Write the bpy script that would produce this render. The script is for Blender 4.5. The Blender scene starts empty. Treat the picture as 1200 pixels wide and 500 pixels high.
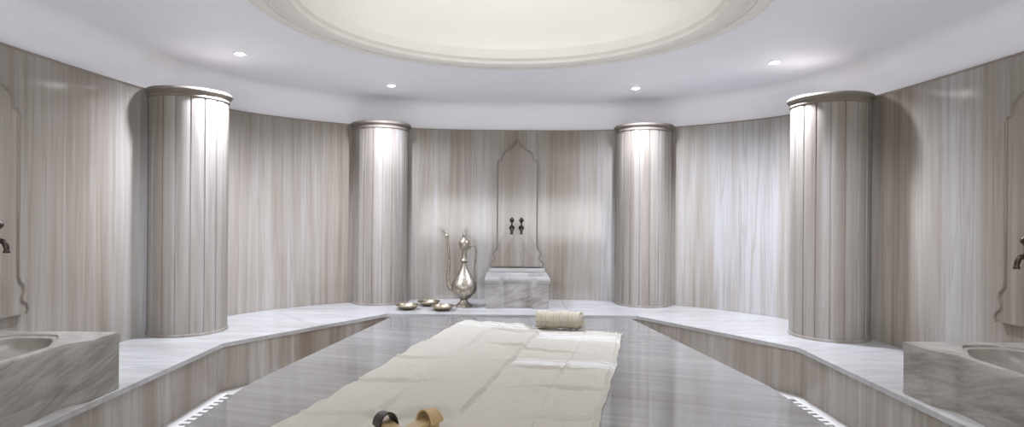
import bpy, bmesh, math, random
from mathutils import Vector, Matrix, noise
random.seed(7)
PI = math.pi
SC = bpy.context.scene
COL = SC.collection

# ------------------------------------------------------------------ helpers
def link(o, parent=None):
    COL.objects.link(o)
    if parent: o.parent = parent
    return o

def mk(name, bm, mats, parent=None, smooth=False, recalc=True, kind=None, label=None):
    if recalc: bmesh.ops.recalc_face_normals(bm, faces=bm.faces[:])
    me = bpy.data.meshes.new(name)
    bm.to_mesh(me); bm.free()
    for m in (mats if isinstance(mats, (list, tuple)) else [mats]): me.materials.append(m)
    if smooth:
        for p in me.polygons: p.use_smooth = True
        try: me.set_sharp_from_angle(angle=math.radians(38))
        except Exception: pass
    o = bpy.data.objects.new(name, me)
    link(o, parent)
    if kind: o['kind'] = kind
    if label: o['label'] = label
    return o

def thing(name, label, cat, loc=(0,0,0), rz=0, group=None):
    o = bpy.data.objects.new(name, None); o.empty_display_size = .1
    link(o); o.location = loc; o.rotation_euler = (0,0,rz)
    o['label'] = label; o['category'] = cat
    if group: o['group'] = group
    return o

def dup(root, loc, rz, label, mirror=False):
    r = root.copy(); COL.objects.link(r); r.location = loc; r.rotation_euler = (0,0,rz); r['label'] = label
    for ch in list(root.children):
        c = ch.copy(); COL.objects.link(c); c.parent = r
        for g in list(ch.children):
            d = g.copy(); COL.objects.link(d); d.parent = c
    return r

def box(bm, x0,x1,y0,y1,z0,z1, mi=0):
    vs = [bm.verts.new((x,y,z)) for z in (z0,z1) for (x,y) in ((x0,y0),(x1,y0),(x1,y1),(x0,y1))]
    for q in ((3,2,1,0),(4,5,6,7),(0,1,5,4),(1,2,6,5),(2,3,7,6),(3,0,4,7)):
        f = bm.faces.new([vs[i] for i in q]); f.material_index = mi

def lathe(bm, prof, seg=48, M=None, c=(0,0)):
    rings = []
    for r,z in prof:
        if r < 1e-5:
            v = bm.verts.new((c[0],c[1],z)); rings.append([v])
        else:
            rings.append([bm.verts.new((c[0]+r*math.cos(2*PI*i/seg), c[1]+r*math.sin(2*PI*i/seg), z)) for i in range(seg)])
    for a,b in zip(rings, rings[1:]):
        for i in range(seg):
            j = (i+1)%seg
            if len(a)==1 and len(b)==1: continue
            if len(a)==1: bm.faces.new((a[0], b[i], b[j]))
            elif len(b)==1: bm.faces.new((a[i], a[j], b[0]))
            else: bm.faces.new((a[i],a[j],b[j],b[i]))
    vs = [v for r in rings for v in r]
    if M is not None: bmesh.ops.transform(bm, matrix=M, verts=vs)

def smoothpts(pts, n=6, closed=False):
    pts = [Vector(p) for p in pts]; out = []
    N = len(pts); rng = N if closed else N-1
    for i in range(rng):
        if closed: p0,p1,p2,p3 = pts[(i-1)%N],pts[i],pts[(i+1)%N],pts[(i+2)%N]
        else:
            p1,p2 = pts[i],pts[i+1]
            p0 = pts[i-1] if i>0 else p1*2-p2
            p3 = pts[i+2] if i+2<N else p2*2-p1
        for k in range(n):
            t = k/n
            out.append(.5*((2*p1)+(p2-p0)*t+(2*p0-5*p1+4*p2-p3)*t*t+(3*p1-p0-3*p2+p3)*t**3))
    if not closed: out.append(pts[-1].copy())
    return out

def tube(bm, pts, rad, seg=10, closed=False):
    pts = [Vector(p) for p in pts]; n = len(pts)
    rs = rad if isinstance(rad,(list,tuple)) else [rad]*n
    rings = []; up = None
    for i,p in enumerate(pts):
        if closed: t = pts[(i+1)%n]-pts[(i-1)%n]
        else: t = pts[min(i+1,n-1)]-pts[max(i-1,0)]
        t.normalize()
        if up is None:
            up = Vector((0,0,1)) if abs(t.z)<.9 else Vector((1,0,0))
        x = up - t*up.dot(t)
        if x.length < 1e-4: x = t.orthogonal()
        x.normalize(); up = x; y = t.cross(x)
        rings.append([bm.verts.new(p+(x*math.cos(2*PI*k/seg)+y*math.sin(2*PI*k/seg))*rs[i]) for k in range(seg)])
    prs = list(zip(rings, rings[1:])) + ([(rings[-1],rings[0])] if closed else [])
    for a,b in prs:
        for k in range(seg):
            j=(k+1)%seg; bm.faces.new((a[k],a[j],b[j],b[k]))
    if not closed:
        bm.faces.new(rings[0][::-1]); bm.faces.new(rings[-1])

def fill_poly(bm, loops, z):
    es = []; vv = []
    for lp in loops:
        vs = [bm.verts.new((p[0],p[1],z)) for p in lp]; vv.append(vs)
        for a,b in zip(vs, vs[1:]+vs[:1]): es.append(bm.edges.new((a,b)))
    bmesh.ops.triangle_fill(bm, edges=es, use_beauty=True, use_dissolve=False)
    return vv

# ------------------------------------------------------------------ materials
def newmat(name):
    m = bpy.data.materials.new(name); m.use_nodes = True
    nt = m.node_tree; b = nt.nodes['Principled BSDF']
    return m, nt, b

def plain(name, col, rough=.5, metal=0, bump=0, bscale=60, var=.0, spec=.5):
    m, nt, b = newmat(name)
    b.inputs['Roughness'].default_value = rough; b.inputs['Metallic'].default_value = metal
    b.inputs['Specular IOR Level'].default_value = spec
    tc = nt.nodes.new('ShaderNodeTexCoord'); n = nt.nodes.new('ShaderNodeTexNoise')
    n.inputs['Scale'].default_value = bscale; n.inputs['Detail'].default_value = 4
    nt.links.new(tc.outputs['Object'], n.inputs['Vector'])
    r = nt.nodes.new('ShaderNodeValToRGB')
    r.color_ramp.elements[0].position=.3; r.color_ramp.elements[1].position=.7
    r.color_ramp.elements[0].color = tuple(c*(1-var) for c in col)+(1,)
    r.color_ramp.elements[1].color = tuple(min(1,c*(1+var)) for c in col)+(1,)
    nt.links.new(n.outputs['Fac'], r.inputs['Fac']); nt.links.new(r.outputs['Color'], b.inputs['Base Color'])
    if bump:
        bp = nt.nodes.new('ShaderNodeBump'); bp.inputs['Strength'].default_value = bump; bp.inputs['Distance'].default_value=.004
        nt.links.new(n.outputs['Fac'], bp.inputs['Height']); nt.links.new(bp.outputs['Normal'], b.inputs['Normal'])
    return m

def marble(name, cols, scale, fine=14, broad=1.6, rough=.16, mixb=.5, dist=.4, vein=None, veincol=(.2,.17,.14), veinamt=.35, rot=(0,0,0), spec=.5):
    m, nt, b = newmat(name); N = nt.nodes.new; L = nt.links.new
    b.inputs['Roughness'].default_value = rough
    b.inputs['Specular IOR Level'].default_value = spec
    tc = N('ShaderNodeTexCoord'); mr = N('ShaderNodeMapping'); mp = N('ShaderNodeMapping')
    mr.inputs['Rotation'].default_value = rot
    mp.inputs['Scale'].default_value = scale
    L(tc.outputs['Object'], mr.inputs['Vector']); L(mr.outputs['Vector'], mp.inputs['Vector'])
    a = N('ShaderNodeTexNoise'); a.inputs['Scale'].default_value=fine; a.inputs['Detail'].default_value=5; a.inputs['Roughness'].default_value=.65; a.inputs['Distortion'].default_value=dist
    c = N('ShaderNodeTexNoise'); c.inputs['Scale'].default_value=broad; c.inputs['Detail'].default_value=2
    L(mp.outputs['Vector'], a.inputs['Vector']); L(mp.outputs['Vector'], c.inputs['Vector'])
    mx = N('ShaderNodeMix'); mx.data_type='FLOAT'; mx.inputs[0].default_value=mixb
    L(a.outputs['Fac'], mx.inputs[2]); L(c.outputs['Fac'], mx.inputs[3])
    r = N('ShaderNodeValToRGB'); cr = r.color_ramp
    cr.elements[0].position = cols[0][0]; cr.elements[0].color = cols[0][1]+(1,)
    cr.elements[1].position = cols[-1][0]; cr.elements[1].color = cols[-1][1]+(1,)
    for p,cc in cols[1:-1]:
        e = cr.elements.new(p); e.color = cc+(1,)
    L(mx.outputs[0], r.inputs['Fac'])
    out = r.outputs['Color']
    if vein:
        v = N('ShaderNodeTexNoise'); v.inputs['Scale'].default_value=vein; v.inputs['Detail'].default_value=3; v.inputs['Distortion'].default_value=dist*1.5
        L(mp.outputs['Vector'], v.inputs['Vector'])
        vr = N('ShaderNodeValToRGB'); e = vr.color_ramp.elements
        e[0].position=.46; e[0].color=(0,0,0,1); e[1].position=.5; e[1].color=(1,1,1,1)
        e2 = e.new(.54); e2.color=(0,0,0,1)
        L(v.outputs['Fac'], vr.inputs['Fac'])
        ml = N('ShaderNodeMath'); ml.operation='MULTIPLY'; ml.inputs[1].default_value=veinamt
        L(vr.outputs['Color'], ml.inputs[0])
        m2 = N('ShaderNodeMix'); m2.data_type='RGBA'; m2.inputs[7].default_value = veincol+(1,)
        L(ml.outputs[0], m2.inputs[0]); L(out, m2.inputs[6]); out = m2.outputs[2]
    L(out, b.inputs['Base Color'])
    return m

M_wall = marble('striped_wall_marble', [(.36,(.208,.170,.131)),(.45,(.272,.237,.197)),(.53,(.322,.296,.264)),(.62,(.382,.373,.362))], (1,1,.03), fine=13, broad=2.0, rough=.12, mixb=.58, dist=.4, vein=10, veincol=(.205,.168,.132), veinamt=.36)
M_colm = marble('striped_column_marble', [(.36,(.19,.16,.128)),(.45,(.24,.21,.177)),(.54,(.285,.262,.233)),(.63,(.34,.327,.31))], (1,1,.025), fine=14, broad=3.0, rough=.45, mixb=.55, dist=.4, vein=11, veincol=(.17,.14,.114), veinamt=.35, spec=.5)
M_niche = marble('brown_niche_marble', [(.36,(.185,.148,.113)),(.5,(.258,.224,.185)),(.63,(.335,.312,.282))], (1,1,.03), fine=13, broad=2.6, rough=.14, mixb=.52, dist=.4, vein=10, veincol=(.18,.145,.114), veinamt=.35)
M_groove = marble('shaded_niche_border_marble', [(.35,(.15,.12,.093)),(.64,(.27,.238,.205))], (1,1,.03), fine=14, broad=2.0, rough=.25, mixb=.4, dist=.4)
M_cap = marble('capital_marble', [(.3,(.16,.133,.107)),(.7,(.24,.213,.184))], (1,1,.2), fine=8, broad=2, rough=.55, spec=.25)
M_benchtop = marble('pale_bench_marble', [(.34,(.355,.34,.323)),(.46,(.425,.415,.403)),(.56,(.475,.47,.463)),(.68,(.525,.524,.522))], (.2,1,1), fine=7, broad=1.5, rough=.12, dist=.3, vein=5, veincol=(.34,.312,.285), veinamt=.35)
M_joint = plain('stone_joint', (.22,.20,.185), .5)
M_benchfront = marble('bench_front_marble', [(.37,(.235,.19,.146)),(.46,(.312,.27,.223)),(.55,(.378,.342,.30)),(.63,(.44,.417,.386))], (1,1,.05), fine=12, broad=2.4, rough=.18, mixb=.55, dist=.4, vein=9, veincol=(.23,.188,.15), veinamt=.33)
M_plat = marble('grey_platform_marble', [(.34,(.175,.165,.153)),(.45,(.208,.200,.189)),(.55,(.236,.229,.22)),(.66,(.272,.267,.259))], (.08,1,1), fine=13, broad=1.8, rough=.03, mixb=.5, dist=.3, vein=8, veincol=(.35,.345,.335), veinamt=.28, rot=(0,0,.3), spec=1.0)
M_basin = marble('grey_veined_basin_marble', [(.36,(.225,.20,.172)),(.45,(.298,.275,.246)),(.53,(.362,.342,.315)),(.64,(.43,.413,.39))], (.3,.3,1.8), fine=11, broad=2, rough=.34, mixb=.3, dist=.6, vein=9, veincol=(.195,.17,.148), veinamt=.33, rot=(.3,.25,.2))
M_basinin = marble('basin_rim_marble', [(.34,(.31,.295,.277)),(.5,(.39,.378,.362)),(.64,(.47,.463,.452))], (.6,.6,1.2), fine=5, broad=2, rough=.3, mixb=.4, dist=1.2)
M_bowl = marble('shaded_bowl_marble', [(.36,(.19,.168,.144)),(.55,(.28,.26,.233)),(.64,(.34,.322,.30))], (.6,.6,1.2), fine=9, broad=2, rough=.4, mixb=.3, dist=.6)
M_floor = marble('pale_floor_stone', [(.3,(.45,.43,.405)),(.7,(.56,.545,.52))], (1,1,1), fine=4, broad=1, rough=.3)
M_ceil = plain('white_ceiling_plaster', (.87,.87,.905), .6, var=.01, bscale=3)
M_fascia = plain('white_fascia_plaster', (.85,.85,.875), .55, var=.01, bscale=3)
M_mould = plain('ivory_moulding_plaster', (.80,.78,.725), .5, var=.02, bscale=5)
M_dome = plain('ivory_dome_plaster', (.84,.83,.80), .6, var=.02, bscale=1.2)
M_trim = plain('brown_edge_trim', (.24,.19,.15), .35, var=.1)
M_grate = plain('white_grate', (.62,.61,.585), .5, var=.03)
M_gap = plain('dark_drain_gap', (.10,.10,.10), .6)
M_cloth = plain('ivory_woven_cotton', (.44,.414,.357), 1, bump=.5, bscale=160, var=.07, spec=0)
M_stripe = plain('white_woven_band', (.56,.55,.52), 1, bump=.4, bscale=160, var=.05, spec=0)
M_roll = plain('rolled_cotton_cream', (.45,.405,.325), .95, bump=.7, bscale=110, var=.16, spec=.05)
M_rollband = plain('rolled_cotton_tan_band', (.39,.335,.255), .95, bump=.7, bscale=110, var=.16, spec=.05)
M_silver = plain('tarnished_pewter_silver', (.40,.36,.30), .42, metal=1, bump=.5, bscale=38, var=.35)
M_brass = plain('aged_brass', (.41,.35,.26), .40, metal=1, bump=.25, bscale=45, var=.25)
M_bronze = plain('dark_bronze', (.06,.042,.035), .35, metal=.8, var=.3, bscale=40)
M_wood = marble('pale_clog_wood', [(.35,(.30,.205,.095)),(.55,(.43,.31,.155)),(.66,(.49,.365,.195))], (8,1,4), fine=6, broad=2, rough=.5)
M_strap = plain('dark_leather', (.020,.015,.012), .45, bump=.2, bscale=90, var=.2)
M_tan = plain('tan_gold_leather', (.42,.30,.145), .65, bump=.3, bscale=90, var=.15)
M_ring = plain('white_lamp_ring', (.85,.85,.85), .3)
M_bulb, nt, b = newmat('lit_bulb')
b.inputs['Emission Color'].default_value=(1,.98,.95,1); b.inputs['Emission Strength'].default_value=45
n = nt.nodes.new('ShaderNodeTexNoise')

# ------------------------------------------------------------------ room shell
CAMZ = 1.55; BZ = .417; MT = 2.65; CZ = 3.0; PZ = .45
half = [(0,8.16),(1.1,8.09),(2.08,7.69),(2.68,7.2),(3.06,6.67),(3.27,6.0),(3.36,5.3),(3.4,4.4),(3.4,3.4)]
ctrl = [(-x,y,0) for x,y in half[::-1]] + [(x,y,0) for x,y in half[1:]]
ctrl = [(-3.4,2.4,0)]+ctrl+[(3.4,2.4,0)]
sp = smoothpts(ctrl, 8)
path = [Vector((-3.4,-1.6,0))]+sp+[Vector((3.4,-1.6,0))]
def pnrm(pts,i):
    t = pts[min(i+1,len(pts)-1)]-pts[max(i-1,0)]; t.normalize()
    return Vector((t.y,-t.x,0))
def sweep(bm, pts, prof, close=True):
    R=[[bm.verts.new((p.x+pnrm(pts,i).x*o,p.y+pnrm(pts,i).y*o,z)) for i,p in enumerate(pts)] for o,z in prof]
    m=len(R)
    for k in range(m if close else m-1):
        A=R[k];B=R[(k+1)%m]
        for i in range(len(pts)-1): bm.faces.new((A[i],A[i+1],B[i+1],B[i]))
    if close:
        bm.faces.new([r[0] for r in R]); bm.faces.new([r[-1] for r in R])
def ribbon(bm, pts, z0, z1, off=0.0, thick=0.0):
    sweep(bm, pts, [(off,z0),(off+thick,z0),(off+thick,z1),(off,z1)])
segs = {'wall_left':[p for p in path if p.x<=-1.55], 'wall_right':[p for p in path if p.x>=1.55]}
iL = max(i for i,p in enumerate(path) if p.x<=-1.55); iR = min(i for i,p in enumerate(path) if p.x>=1.55)
segs['wall_back'] = path[iL:iR+1]
for nme,pts in segs.items():
    bm=bmesh.new(); ribbon(bm, pts, 0, MT, -.15, .15)
    mk(nme,bm,M_wall,smooth=True,kind='structure')
bm=bmesh.new(); box(bm,-3.55,3.55,-1.75,-1.6,0,CZ); mk('wall_front',bm,M_fascia,kind='structure')
bm=bmesh.new()
CR=.17
prof=[(-.16,MT),(-.03,MT)]+[(-.03+CR*(1-math.cos(a)),CZ-CR*.8+CR*.8*math.sin(a)) for a in [PI/2*k/10 for k in range(11)]]+[(-.03+CR,CZ+.02),(-.16,CZ+.02)]
sweep(bm,path,prof); mk('trim_1',bm,M_fascia,smooth=True,kind='structure')
bm=bmesh.new(); ribbon(bm, path, MT-.006, MT+.008, -.03, .036); mk('trim_2',bm,M_trim,smooth=True,kind='structure')
bm=bmesh.new(); box(bm,-3.6,3.6,-1.75,8.35,-.1,0); mk('floor',bm,M_floor,kind='structure')
RC=(-.03,4.28)
outer=[(p.x*1.04,p.y*1.02 if p.y>0 else p.y) for p in path]
bm=bmesh.new()
fill_poly(bm,[outer,[(RC[0]+1.64*math.cos(2*PI*i/96),RC[1]+1.64*math.sin(2*PI*i/96)) for i in range(96)]],CZ)
mk('ceiling',bm,M_ceil,recalc=False,kind='structure')
bm=bmesh.new()
prof=[(1.785,CZ+.005),(1.785,CZ-.014),(1.775,CZ-.022),(1.755,CZ-.022)]
prof+=[(1.685+.07*math.cos(a),CZ-.022-.03*math.sin(a)) for a in [PI/2*k/7 for k in range(1,8)]]
prof+=[(1.645,CZ-.052),(1.645,CZ-.040),(1.60,CZ-.040),(1.60,CZ-.046)]
prof+=[(1.53+.07*math.cos(a),CZ-.046-.022*math.sin(a)) for a in [PI*k/10 for k in range(1,10)]]
prof+=[(1.46,CZ-.03),(1.435,CZ-.01),(1.435,CZ+.07),(1.62,CZ+.07)]
lathe(bm,prof,128,c=RC)
mk('trim_3',bm,M_mould,smooth=True,kind='structure')
bm=bmesh.new()
prof=[(1.55,CZ+.05)]+[(1.55*math.cos(t*PI/2/14),CZ+.05+.72*math.sin(t*PI/2/14)) for t in range(1,14)]+[(0,CZ+.77)]
lathe(bm,prof,96,c=RC); mk('ceiling_dome',bm,M_dome,smooth=True,kind='structure')

# ------------------------------------------------------------------ bench
bench = thing('marble_bench','long pale marble ledge running round the whole wall below the columns','bench',(0,6.9,0))
def B(o): o.location=(0,-6.9,0); return o
inner=[(2.47,.4),(2.47,5.28),(1.4,6.88),(-1.4,6.88),(-2.47,5.28),(-2.47,.4)]
wl=[(p.x*.999,p.y*.999) for p in path if p.y>.4]
poly=[(-3.395,.4)]+wl+[(3.395,.4)]+inner
bm=bmesh.new()
fill_poly(bm,[poly],BZ)
top=bm.faces[:]
r=bmesh.ops.extrude_face_region(bm,geom=top)
bmesh.ops.translate(bm,verts=[g for g in r['geom'] if isinstance(g,bmesh.types.BMVert)],vec=(0,0,-.035))
bmesh.ops.recalc_face_normals(bm,faces=bm.faces[:])
def joint(a,b):
    a=Vector((a[0],a[1],0)); b=Vector((b[0],b[1],0)); d=(b-a).normalized(); nn=Vector((-d.y,d.x,0))*.0035
    f=bm.faces.new([bm.verts.new((p.x,p.y,BZ+.0003)) for p in (a-nn,b-nn,b+nn,a+nn)]); f.material_index=1
    f.normal_update()
    if f.normal.z<0: f.normal_flip()
for s in (-1,1):
    joint((s*2.47,5.28),(s*2.80,5.52)); joint((s*2.47,4.35),(s*3.39,4.35)); joint((s*1.93,6.09),(s*2.74,7.08)); joint((s*1.4,6.88),(s*1.52,7.46)); joint((s*.66,6.88),(s*.66,8.1))
B(mk('seat_slab',bm,[M_benchtop,M_joint],bench,recalc=False))
off=.025
fr=[Vector((-2.47-off,.4,0)),Vector((-2.47-off,5.28+.01,0)),Vector((-1.4-.015,6.88+off,0)),Vector((1.4+.015,6.88+off,0)),Vector((2.47+off,5.28+.01,0)),Vector((2.47+off,.4,0))]
bm=bmesh.new()
fo=[Vector((p.x*1.03,p.y+(.08 if p.y>6 else 0),0)) for p in fr]
for i in range(5):
    a,b2,c,d=fr[i],fr[i+1],fo[i+1],fo[i]
    lo=[bm.verts.new((q_.x,q_.y,0)) for q_ in (a,b2,c,d)]; hi=[bm.verts.new((q_.x,q_.y,BZ-.035)) for q_ in (a,b2,c,d)]
    for k in range(4):
        j=(k+1)%4; bm.faces.new((lo[k],lo[j],hi[j],hi[k]))
B(mk('front_panel',bm,M_benchfront,bench))
TB=BZ+.0012      # things standing on the ledge

# ------------------------------------------------------------------ platform
plat = thing('marble_platform','large low grey polished marble slab platform in the middle of the room','platform',(0,4.2,0))
pp=[(-1.27,6.5),(1.27,6.5),(1.67,3.95),(1.67,2.9),(1.25,1.0),(-1.25,1.0),(-1.67,2.9),(-1.67,3.95)]
def prism(bm,pts,z0,z1):
    lo=[bm.verts.new((x,y,z0)) for x,y in pts]; hi=[bm.verts.new((x,y,z1)) for x,y in pts]
    n=len(pts)
    for i in range(n):
        j=(i+1)%n; bm.faces.new((lo[i],lo[j],hi[j],hi[i]))
    bm.faces.new(lo[::-1]); bm.faces.new(hi)
bm=bmesh.new(); prism(bm,[(x,y-4.2) for x,y in pp],PZ-.06,PZ)
bmesh.ops.bevel(bm,geom=[e for e in bm.edges if all(abs(v.co.z-PZ)<1e-4 for v in e.verts)],offset=.008,segments=2,affect='EDGES')
mk('top_slab',bm,M_plat,plat)
bm=bmesh.new(); prism(bm,[(x*.96,(y-4.2)*.97) for x,y in pp],0,PZ-.06); mk('base',bm,M_benchfront,plat)

# ------------------------------------------------------------------ drains
def grate(x0,x1,y0,y1,label):
    cx,cy=(x0+x1)/2,(y0+y1)/2
    t=thing('floor_drain_grate',label,'drain grate',(cx,cy,0),0,'drain grates beside the platform')
    w=(x1-x0)/2;h=(y1-y0)/2
    bm=bmesh.new(); box(bm,-w,w,-h,h,.001,.006); mk('channel',bm,M_gap,t)
    bm=bmesh.new()
    box(bm,-w,-w+.03,-h,h,.006,.022); box(bm,w-.03,w,-h,h,.006,.022); box(bm,-w+.03,w-.03,-h,-h+.02,.006,.022); box(bm,-w+.03,w-.03,h-.02,h,.006,.022)
    mk('frame',bm,M_grate,t)
    bm=bmesh.new(); y=-h+.06
    while y<h-.04:
        box(bm,-w+.03,w-.03,y-.022,y+.022,.006,.02); y+=.085
    mk('slats',bm,M_grate,t)
grate(-2.40,-2.10,2.6,5.15,'white slatted floor drain grate left of the grey platform')
grate(2.10,2.40,2.6,5.15,'white slatted floor drain grate right of the grey platform')

# ------------------------------------------------------------------ columns
CB=BZ+.001; CH = MT-CB+.02
def make_column(label):
    t=thing('column',label,'column',(0,0,0),0,'half round marble wall columns')
    R=.342; N=18
    bm=bmesh.new()
    ring=[]
    for s in range(N):
        for f,d in ((0,.012),(.03,.012),(.055,.001),(.2,-.0005),(.35,-.001),(.5,-.0012),(.65,-.001),(.8,-.0005),(.945,.001),(.97,.012)):
            a=2*PI*(s+f)/N; ring.append((a,R-d))
    zs=(.022,CH-.09)
    lo=[bm.verts.new((r*math.cos(a),r*math.sin(a),zs[0])) for a,r in ring]
    hi=[bm.verts.new((r*math.cos(a),r*math.sin(a),zs[1])) for a,r in ring]
    n=len(ring)
    for i in range(n):
        j=(i+1)%n; bm.faces.new((lo[i],lo[j],hi[j],hi[i]))
    mk('shaft',bm,M_colm,t,smooth=True)
    bm=bmesh.new()
    lathe(bm,[(0,0),(.352,0),(.353,.018),(.350,.024),(.33,.024),(0,.024)],64); mk('base',bm,M_colm,t,smooth=True)
    bm=bmesh.new()
    z=CH-.09
    prof=[(0,z-.001),(.343,z-.001),(.352,z+.005),(.354,z+.013),(.352,z+.021),(.348,z+.025),(.349,z+.036),(.358,z+.044)]
    prof+=[(.361+.018*math.sin(PI*k/8),z+.045+.042*k/8) for k in range(1,9)]+[(.35,CH),(0,CH)]
    lathe(bm,prof,64); mk('capital',bm,M_cap,t,smooth=True)
    return t
c0=make_column('marble column at far left, beside the left basin and closest on that side')
c0.location=(-3.07,5.83,CB)
dup(c0,(-1.67,7.80,CB),.1,'marble column just left of the silver ewer on the back ledge')
dup(c0,(1.67,7.80,CB),.17,'marble column on the back ledge, right of the central basin')
dup(c0,(3.01,5.83,CB),.07,'marble column at far right, closest to the right basin')

# ------------------------------------------------------------------ ceiling spotlights
LP=[(-2.50,5.62,'ceiling spotlight above the far left column, leftmost of the lit spots'),
    (-1.38,6.98,'ceiling spotlight above the column next to the ewer'),
    (1.40,7.02,'ceiling spotlight above the back column right of the central basin'),
    (2.46,5.78,'ceiling spotlight above the far right column, rightmost of the lit spots')]
def make_spot():
    t=thing('ceiling_spotlight','', 'spotlight',(0,0,0),0,'recessed ceiling spotlights')
    bm=bmesh.new(); lathe(bm,[(.040,.0),(.043,-.012),(.052,-.015),(.058,-.004),(.058,0)],32); mk('trim_ring',bm,M_ring,t,smooth=True)
    bm=bmesh.new(); lathe(bm,[(0,-.024),(.018,-.022),(.033,-.014),(.040,0),(0,0)],24); mk('bulb',bm,M_bulb,t,smooth=True)
    return t
s0=make_spot()
for i,(x,y,lb) in enumerate(LP):
    o = s0 if i==0 else dup(s0,(x,y,CZ),0,lb)
    o.location=(x,y,CZ); o['label']=lb
def lamp(name,typ,loc,energy,color=(1,1,1),tgt=None,**kw):
    d=bpy.data.lights.new(name,typ); d.energy=energy; d.color=color
    for k,v in kw.items(): setattr(d,k,v)
    o=bpy.data.objects.new(name,d); link(o); o.location=loc
    if tgt: o.rotation_euler=(Vector(tgt)-Vector(loc)).to_track_quat('-Z','Y').to_euler()
    return o
COOL=(.80,.85,1.0)
for (x,y,lb),(cx,cy),e in zip(LP,((-3.07,5.86),(-1.67,7.8),(1.67,7.8),(3.07,5.86)),(360,250,250,360)):
    lamp('spot_lamp','SPOT',(x,y,CZ-.04),e,COOL,(x+(cx-x)*.1,y+(cy-y)*.1,0),spot_size=math.radians(150),spot_blend=1,shadow_soft_size=.035)
for x,y in ((-2.5,3.3),(2.5,3.3)):
    lamp('spot_lamp','SPOT',(x,y,CZ-.03),65,(.95,.96,1),(x,y,0),spot_size=math.radians(140),spot_blend=1,shadow_soft_size=.02)
# unseen narrow spots, added to wash the columns with light from the front
for s in (-1,1):
    lamp('added_column_light','SPOT',(s*.5,1.9,CZ-.05),980,COOL,(s*2.95,5.8,1.25),spot_size=math.radians(29),spot_blend=1,shadow_soft_size=.14)
    lamp('added_column_light','SPOT',(s*.9,1.9,CZ-.05),1050,COOL,(s*1.80,7.7,1.2),spot_size=math.radians(18),spot_blend=1,shadow_soft_size=.14)
lamp('dome_lamp','AREA',(RC[0],RC[1],CZ+.03),13.5,(1,.98,.945),(RC[0],RC[1],5),shape='DISK',size=1.0)
lamp('added_fill_light','AREA',(0,-1.4,1.7),185,(.98,.98,.99),(0,4.0,6.0),shape='RECTANGLE',size=5,size_y=2.2,spread=math.radians(130))  # unseen fill panel added behind the camera to brighten the ceiling

# ------------------------------------------------------------------ basins
def sstep(a,b,x):
    t=max(0,min(1,(x-a)/(b-a))); return t*t*(3-2*t)
def make_basin(label,W,D,H,loc,rz):
    t=thing('wash_basin',label,'basin',loc,rz,'carved marble wash basins')
    w=W/2
    def front(x):
        s=abs(x)/w
        return -D + .075*(1-sstep(.40,.60,s)) - .015*(1-sstep(0,.38,s))
    pts=[]
    nx=64
    for i in range(nx+1):
        x=-w+W*i/nx; pts.append((x,front(x)))
    for i in range(1,13): pts.append((w,-D+D*i/12))
    for i in range(1,nx): pts.append((w-W*i/nx,0))
    for i in range(12): pts.append((-w,-D*i/12))
    cy=-D*.50; ra,rb=w*.80,D*.345
    def ins(k,z):
        out=[]
        for x,y in pts:
            a=math.atan2((y-cy)/rb,x/ra)
            ca,sa=math.cos(a),math.sin(a)
            q=(abs(ca)**3.0+abs(sa)**3.0)**(-1/3.0)*(1-.10*math.exp(-((abs(math.sin(2*a))-1)/.18)**2))
            out.append((ra*k*q*ca,cy+rb*k*q*sa,z))
        return out
    def sc(k,z): return [(x*k,(y+D/2)*k-D/2,z) for x,y in pts]
    def rings(bm,R,capend=True,capstart=True):
        vr=[[bm.verts.new(p) for p in r] for r in R]; n=len(pts)
        for a,b in zip(vr,vr[1:]):
            for i in range(n):
                j=(i+1)%n; bm.faces.new((a[i],a[j],b[j],b[i]))
        if capend: bm.faces.new(vr[-1])
        if capstart: bm.faces.new(vr[0][::-1])
    hr=.075
    kb=.955 if not rz else .99
    bm=bmesh.new(); rings(bm,[sc(kb,0),sc(kb,H-hr)],capend=False); mk('body',bm,M_basin,t,smooth=True)
    bm=bmesh.new()
    R=[sc(kb,H-hr),sc(kb+.02 if not rz else kb+.003,H-hr+.008),sc(.998,H-hr+.02),sc(1,H-.012),sc(.99,H)]
    R+=[ins(1.07,H),ins(1.065,H-.012),ins(1.01,H-.014),ins(1.0,H-.018)]
    rings(bm,R,capstart=False,capend=False); mk('rim',bm,[M_basin if rz else M_basinin],t,smooth=True)
    bm=bmesh.new(); R=[ins(1.0,H-.018)]
    for k in range(1,9):
        a=k/9*PI/2; R.append(ins(math.cos(a)**.7*.97+.02,H-.018-math.sin(a)*.13))
    rings(bm,R,capstart=False)
    for f in bm.faces: f.normal_update()
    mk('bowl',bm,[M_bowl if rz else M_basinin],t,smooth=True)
    if not rz:
        bm=bmesh.new(); box(bm,-w*.94,w*.94,-.10,-.035,H+.0005,H+.05)
        bmesh.ops.bevel(bm,geom=bm.edges[:],offset=.008,segments=2,affect='EDGES'); mk('back_ledge',bm,M_basinin,t)
    return t
make_basin('carved marble basin below the taps at the centre of the back wall',.78,.84,.365,(.07,8.13,TB),0)
make_basin('grey veined marble basin at the left edge below the left wall tap',1.3,.90,.36,(-3.385,3.26,TB),PI/2)
make_basin('grey veined marble basin at the right edge below the right wall tap',1.3,.87,.33,(3.385,3.30,TB),-PI/2)

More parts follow.
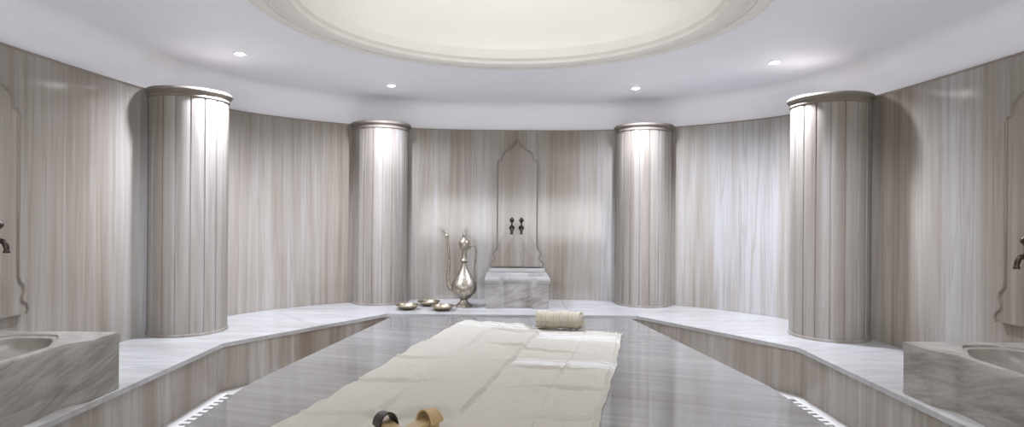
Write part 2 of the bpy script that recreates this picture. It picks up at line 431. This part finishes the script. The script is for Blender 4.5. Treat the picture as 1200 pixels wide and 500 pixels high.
# ------------------------------------------------------------------ carved wall panels
def make_panel(label,loc,rz):
    t=thing('carved_wall_panel',label,'wall panel',loc,rz,'arched wall panels behind the taps')
    hp=[(.335,0),(.35,.03),(.335,.07),(.30,.09),(.295,.12),(.315,.16),(.31,.20),(.28,.225),(.265,.26),(.262,.42),(.262,.8),(.262,1.2),(.262,1.37),(.25,1.40),(.215,1.405),(.21,1.43),(.195,1.485),(.15,1.525),(.09,1.555),(.04,1.60),(0,1.67)]
    pl=[(-x,z) for x,z in hp]+[(x,z) for x,z in hp[:-1][::-1]]
    bm=bmesh.new()
    f=[bm.verts.new((x,-.032,z)) for x,z in pl]; bk=[bm.verts.new((x,.03,z)) for x,z in pl]
    n=len(pl); es=[bm.edges.new((f[i],f[(i+1)%n])) for i in range(n)]
    bmesh.ops.triangle_fill(bm,edges=es,use_beauty=True)
    for i in range(n):
        j=(i+1)%n; bm.faces.new((f[i],f[j],bk[j],bk[i]))
    mk('panel',bm,M_niche,t)
    bm=bmesh.new()
    tube(bm,[(x,-.033,z) for x,z in pl],.009,8)
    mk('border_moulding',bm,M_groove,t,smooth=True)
    return t
make_panel('tall arched brown marble panel behind the central basin',(.07,8.155,.85),0)
make_panel('tall arched brown marble panel on the left wall, cut by the left edge',(-3.40,3.93,.83),PI/2)
make_panel('tall arched brown marble panel on the right wall, cut by the right edge',(3.40,3.93,.83),-PI/2)

# ------------------------------------------------------------------ taps
RX=Matrix.Rotation(PI/2,4,'X')   # z axis -> -y
def make_tap(label,loc,rz,group=None):
    t=thing('wall_tap',label,'tap',loc,rz,group)
    bm=bmesh.new(); lathe(bm,[(0,0),(.036,0),(.036,.008),(.026,.016),(.018,.03),(0,.03)],24,RX); mk('rosette',bm,M_bronze,t,smooth=True)
    bm=bmesh.new(); tube(bm,smoothpts([(0,-.02,0),(0,-.07,0),(0,-.105,-.015),(0,-.118,-.055),(0,-.118,-.08)],5),[.017]*14+[.015]*3+[.02]*4,12)
    mk('spout',bm,M_bronze,t,smooth=True)
    bm=bmesh.new(); tube(bm,[(0,-.06,.01),(0,-.06,.05),(0,-.06,.075)],[.014,.01,.012],10)
    bm2=Matrix.Translation((0,-.06,.10))
    lathe(bm,[(0,-.03),(.014,-.027),(.028,-.012),(.032,0),(.028,.012),(.014,.027),(.006,.04),(0,.042)],20,bm2)
    mk('handle',bm,M_bronze,t,smooth=True)
    return t
make_tap('left one of two dark bronze taps above the central basin',(.0,8.123,1.36),0,'pair of taps above the central basin')
make_tap('right one of two dark bronze taps above the central basin',(.125,8.123,1.36),0,'pair of taps above the central basin')
make_tap('dark bronze tap on the left wall above the left basin',(-3.365,3.95,1.35),PI/2)
make_tap('dark bronze tap on the right wall above the right basin',(3.365,3.95,1.30),-PI/2)

# ------------------------------------------------------------------ ewer
ew=thing('ewer','tall silver long-necked ewer with slim spout on the back ledge','ewer',(-.575,7.45,TB))
K=1.06
def Z(p): return [(r,z*K) for r,z in p]
bm=bmesh.new()
lathe(bm,Z([(0,0),(.10,0),(.102,.012),(.085,.03),(.05,.055),(.042,.075),(.05,.09),(.095,.12),(.14,.165),(.158,.21),(.153,.25),(.13,.30),(.092,.355),(.056,.41),(.038,.46),(.033,.50),(.05,.515),(.052,.53),(.036,.545),(.031,.60),(.036,.64),(.052,.67),(.06,.70),(.058,.715)]),48)
mk('body',bm,M_silver,ew,smooth=True)
bm=bmesh.new(); lathe(bm,Z([(.064,.715),(.066,.725),(.055,.75),(.03,.775),(.014,.79),(.022,.805),(.026,.82),(.018,.84),(.008,.86),(.004,.90),(0,.905)]),32)
mk('lid',bm,M_silver,ew,smooth=True)
bm=bmesh.new()
sp_=smoothpts([(-.12,0,.19),(-.175,0,.235),(-.195,0,.34),(-.185,0,.50),(-.188,0,.66),(-.203,0,.80),(-.222,0,.885),(-.25,0,.92)],5)
tube(bm,sp_,[.030-.015*min(1,i/18) for i in range(len(sp_))],10)
mk('spout',bm,M_silver,ew,smooth=True)
bm=bmesh.new(); lathe(bm,[(0,0),(.016,.005),(.026,.022),(.016,.04),(0,.045)],16,Matrix.Translation((-.215,0,.84))); mk('spout_knob',bm,M_silver,ew,smooth=True)
bm=bmesh.new()
hd=smoothpts([(.055,0,.70),(.10,0,.745),(.135,0,.72),(.145,0,.62),(.128,0,.49),(.125,0,.38),(.142,0,.32),(.132,0,.27)],5)
tube(bm,hd,.012,8)
mk('handle',bm,M_silver,ew,smooth=True)

# ------------------------------------------------------------------ bowls
BF=.62; BR=.95
def make_bowl(label,loc):
    t=thing('bath_bowl',label,'bowl',loc,0,'metal bath bowls on the back ledge')
    bm=bmesh.new()
    lathe(bm,[(r*BR,z*BF) for r,z in [(0,.0),(.07,0),(.075,.006),(.10,.02),(.125,.05),(.132,.075),(.14,.08),(.138,.084),(.128,.08),(.12,.055),(.095,.026),(.06,.014),(.03,.014),(.022,.026),(0,.03)]],40)
    mk('shell',bm,M_brass,t,smooth=True)
    bm=bmesh.new(); tube(bm,[(.141*BR*math.cos(2*PI*i/40),.141*BR*math.sin(2*PI*i/40),.081*BF) for i in range(40)],.006,8,closed=True)
    mk('rim',bm,M_brass,t,smooth=True)
    return t
b0=make_bowl('leftmost metal bowl on the back ledge beside the column',(-1.22,7.22,TB))
dup(b0,(-1.01,7.52,TB),.4,'middle metal bowl, set back between the other two bowls')
dup(b0,(-.80,7.17,TB),.9,'rightmost metal bowl, in front of the ewer foot')

# ------------------------------------------------------------------ cloth
CL=[(-.59,2.98),(-.425,3.03)]      # where the clogs stand: the cloth is pressed flat there
TW=(.46,5.82)                       # where the rolled towel lies
A=Vector((-.49,6.16));Bq=Vector((1.02,5.66));Cq=Vector((.36,2.72));Dq=Vector((-1.30,2.62))
cl=thing('bath_cloth','long creased ivory cotton cloth with fringe spread over the grey platform','cloth',(0,4.4,PZ))
NS,NT=180,340
def crease(x,w): return (x/w)*math.exp(-(x/w)**2)
def cpos(s,t):
    e=(.008*math.sin(t*9+1)+.005*math.sin(t*27)+.003*math.sin(t*61))*(1 if s<.5 else -.9)*abs(s-.5)*2
    p=(A*(1-s)+Bq*s)*(1-t)+(Dq*(1-s)+Cq*s)*t
    step=-.06*sstep(.535,.545,s)*(1-t)
    p=p+Vector((e,(.007*math.sin(s*14)+.005*math.sin(s*37))*(1-t)+step))
    z=.016+.018*max(0,noise.noise(Vector((s*4,t*7,1)))+.30)+.013*(noise.noise(Vector((s*8,t*16,5)))+.5)+.007*noise.noise(Vector((s*20,t*34,9)))
    for k in (.27,.79): z+=.026*crease(s-k-.006*math.sin(t*7+k*9),.011)*(.6+.4*math.sin(t*11+k*20))
    for k in (.13,.30,.47,.64,.82): z-=.028*crease(t-k-.005*math.sin(s*6+k*8),.0075)*(.6+.4*math.sin(s*9+k*30))
    z+=.020*(1-sstep(.535,.543,s))
    ed=min(s,1-s,t)
    if ed<.02: z=min(z,.006+.9*ed)
    dd=min((p-Vector(c)).length for c in CL); f=sstep(.22,.34,dd)
    dx=max(0,abs(p.x-TW[0])-.23); dy=max(0,abs(p.y-TW[1])-.12); f=min(f,sstep(0,.12,math.hypot(dx,dy)))
    z=.008*(1-f)+z*f
    return Vector((p.x,p.y-4.4,max(z,.0035)))
bm=bmesh.new()
g=[[bm.verts.new(cpos(i/NS,j/NT)) for i in range(NS+1)] for j in range(NT+1)]
for j in range(NT):
    t_=(j+.5)/NT
    for i in range(NS):
        s_=(i+.5)/NS
        f=bm.faces.new((g[j][i],g[j][i+1],g[j+1][i+1],g[j+1][i]))
        if s_>.55 and (.09<t_<.10 or .11<t_<.14 or .15<t_<.16 or .40<t_<.41 or .42<t_<.45 or .46<t_<.47): f.material_index=1
        if s_<=.54 and (.05<t_<.06 or .075<t_<.085): f.material_index=1
o=mk('fabric',bm,[M_cloth,M_stripe],cl,smooth=True)
bm=bmesh.new()
for k in range(75):
    s=k/74; p=cpos(s,0); d=(A-Dq).normalized()
    L_=.07+.03*random.random(); q_=Vector((p.x+d.x*L_+random.uniform(-.015,.015),p.y+d.y*L_,.004)); m_=(p+q_)/2+Vector((random.uniform(-.008,.008),0,.004))
    p.z=max(p.z,.005); tube(bm,[p,m_,q_],[.004,.004,.003],5)
for v in bm.verts: v.co.z=max(v.co.z,.001)
mk('fringe',bm,M_cloth,cl,label='ivory knotted fringe along the far edge')

# ------------------------------------------------------------------ rolled towel
rt=thing('rolled_towel','cream rolled towel with tan bands lying at the far edge of the cloth','towel',(TW[0],TW[1],PZ+.014),-.14)
Lr=.41; turns=4.5; R0,R1=.018,.088; th=.011
bands=[0,.03,.05,.058,.075,.09,.098,.13,.16,.168,.195,.22,.228,.265,.30,.308,.325,.34,.348,.38,.41]
tanb={.05,.09,.16,.22,.30,.34}
n=140
bm=bmesh.new(); rows=[]
def rr(x,a): return 1+.06*noise.noise(Vector((x*14,math.cos(a)*1.5,math.sin(a)*1.5)))+.04*math.sin(x*26+a)+.02*math.sin(x*60-2*a)
for i in range(n+1):
    a=turns*2*PI*i/n; r=R0+(R1-R0)*i/n
    ri=r-th
    rows.append(([bm.verts.new((x-Lr/2+.018*math.sin(a*1.3),r*rr(x,a)*math.cos(a),R1*1.04+r*rr(x,a)*math.sin(a))) for x in bands],[bm.verts.new((x-Lr/2+.018*math.sin(a*1.3),ri*rr(x,a)*math.cos(a),R1*1.04+ri*rr(x,a)*math.sin(a))) for x in bands]))
nb=len(bands)
for (o1,i1),(o2,i2) in zip(rows,rows[1:]):
    for k in range(nb-1):
        f=bm.faces.new((o1[k],o1[k+1],o2[k+1],o2[k])); f.material_index = 1 if bands[k] in tanb else 0
        f2=bm.faces.new((i1[k],i2[k],i2[k+1],i1[k+1]))
    bm.faces.new((o1[0],o2[0],i2[0],i1[0])); bm.faces.new((o1[-1],i1[-1],i2[-1],o2[-1]))
for k in range(nb-1):
    bm.faces.new((rows[-1][0][k],rows[-1][0][k+1],rows[-1][1][k+1],rows[-1][1][k]))
zmin=min(v.co.z for v in bm.verts)
for v in bm.verts: v.co.z-=zmin
mk('roll',bm,[M_roll,M_rollband],rt,smooth=True)
bm=bmesh.new()
for i in range(26):
    a=random.uniform(0,2*PI); r=random.uniform(.03,.085)
    y,z=r*math.cos(a),R1+r*math.sin(a)
    x0=Lr/2-.005; L_=random.uniform(.02,.045)
    tube(bm,[(x0,y,z),(x0+L_*.6,y,z-.004),(x0+L_,y+random.uniform(-.006,.006),max(.005,z-.018))],[.003,.003,.002],5)
mk('fringe',bm,M_roll,rt)

# ------------------------------------------------------------------ clogs
KS=1.02
def make_clog(label,loc,rz,strapmat):
    t=thing('bath_clog',label,'clog',loc,rz,'pair of wooden bath clogs')
    S=Matrix.Scale(KS,4)
    def fin(name,bm,m,smooth=False,label=None):
        bmesh.ops.transform(bm,matrix=S,verts=bm.verts[:]); return mk(name,bm,m,t,smooth=smooth,label=label)
    out=[(0,-.125),(.026,-.118),(.036,-.095),(.036,-.05),(.034,0),(.041,.05),(.043,.085),(.032,.118),(0,.132)]
    pl=smoothpts([(x,y,0) for x,y in out]+[(-x,y,0) for x,y in out[1:-1][::-1]],4,closed=True)
    bm=bmesh.new()
    def zz(y): return .05+.006*math.cos(y*18)
    lo=[bm.verts.new((p.x*.96,p.y*.98,zz(p.y)-.011)) for p in pl]; mi=[bm.verts.new((p.x,p.y,zz(p.y))) for p in pl]; hi=[bm.verts.new((p.x*.95,p.y*.98,zz(p.y)+.010)) for p in pl]
    n=len(pl)
    for a,b in ((lo,mi),(mi,hi)):
        for i in range(n):
            j=(i+1)%n; bm.faces.new((a[i],a[j],b[j],b[i]))
    bm.faces.new(lo[::-1]); bm.faces.new(hi)
    fin('sole',bm,M_wood,True)
    for y0,y1 in ((-.10,-.055),(.035,.085)):
        bm=bmesh.new(); box(bm,-.032,.032,y0,y1,0,.046)
        bmesh.ops.bevel(bm,geom=bm.edges[:],offset=.005,segments=2,affect='EDGES'); fin('heel_block',bm,M_wood)
    bm=bmesh.new(); R=[]
    for i in range(21):
        a=PI*i/20; c,s=math.cos(a),math.sin(a)
        R.append([bm.verts.new((k*c,y,.046+h*s)) for k,h,y in ((.050,.074,-.005),(.048,.058,.085),(.041,.050,.085),(.043,.066,-.005))])
    for a,b in zip(R,R[1:]):
        for k in range(4): bm.faces.new((a[k],a[(k+1)%4],b[(k+1)%4],b[k]))
    bm.faces.new(R[0][::-1]); bm.faces.new(R[-1]); fin('strap',bm,strapmat,True)
    return t
make_clog('wooden bath clog with a dark leather strap, left of its tan-strapped partner',(CL[0][0],CL[0][1],PZ+.0108),.6,M_strap)
make_clog('wooden bath clog with a wide tan strap, right of its dark-strapped partner',(CL[1][0],CL[1][1],PZ+.0108),-.5,M_tan)

# ------------------------------------------------------------------ world, camera
w=bpy.data.worlds.new('world'); SC.world=w; w.use_nodes=True
w.node_tree.nodes['Background'].inputs[0].default_value=(.8,.85,1,1); w.node_tree.nodes['Background'].inputs[1].default_value=.3
cam=bpy.data.cameras.new('camera'); cam.lens=21.6; cam.sensor_width=36; cam.clip_start=.02
co=bpy.data.objects.new('camera',cam); link(co); co.location=(0,0,CAMZ); co.rotation_euler=(PI/2,-.008,0)
SC.camera=co
SC.view_settings.view_transform='Standard'
SC.view_settings.exposure=.05
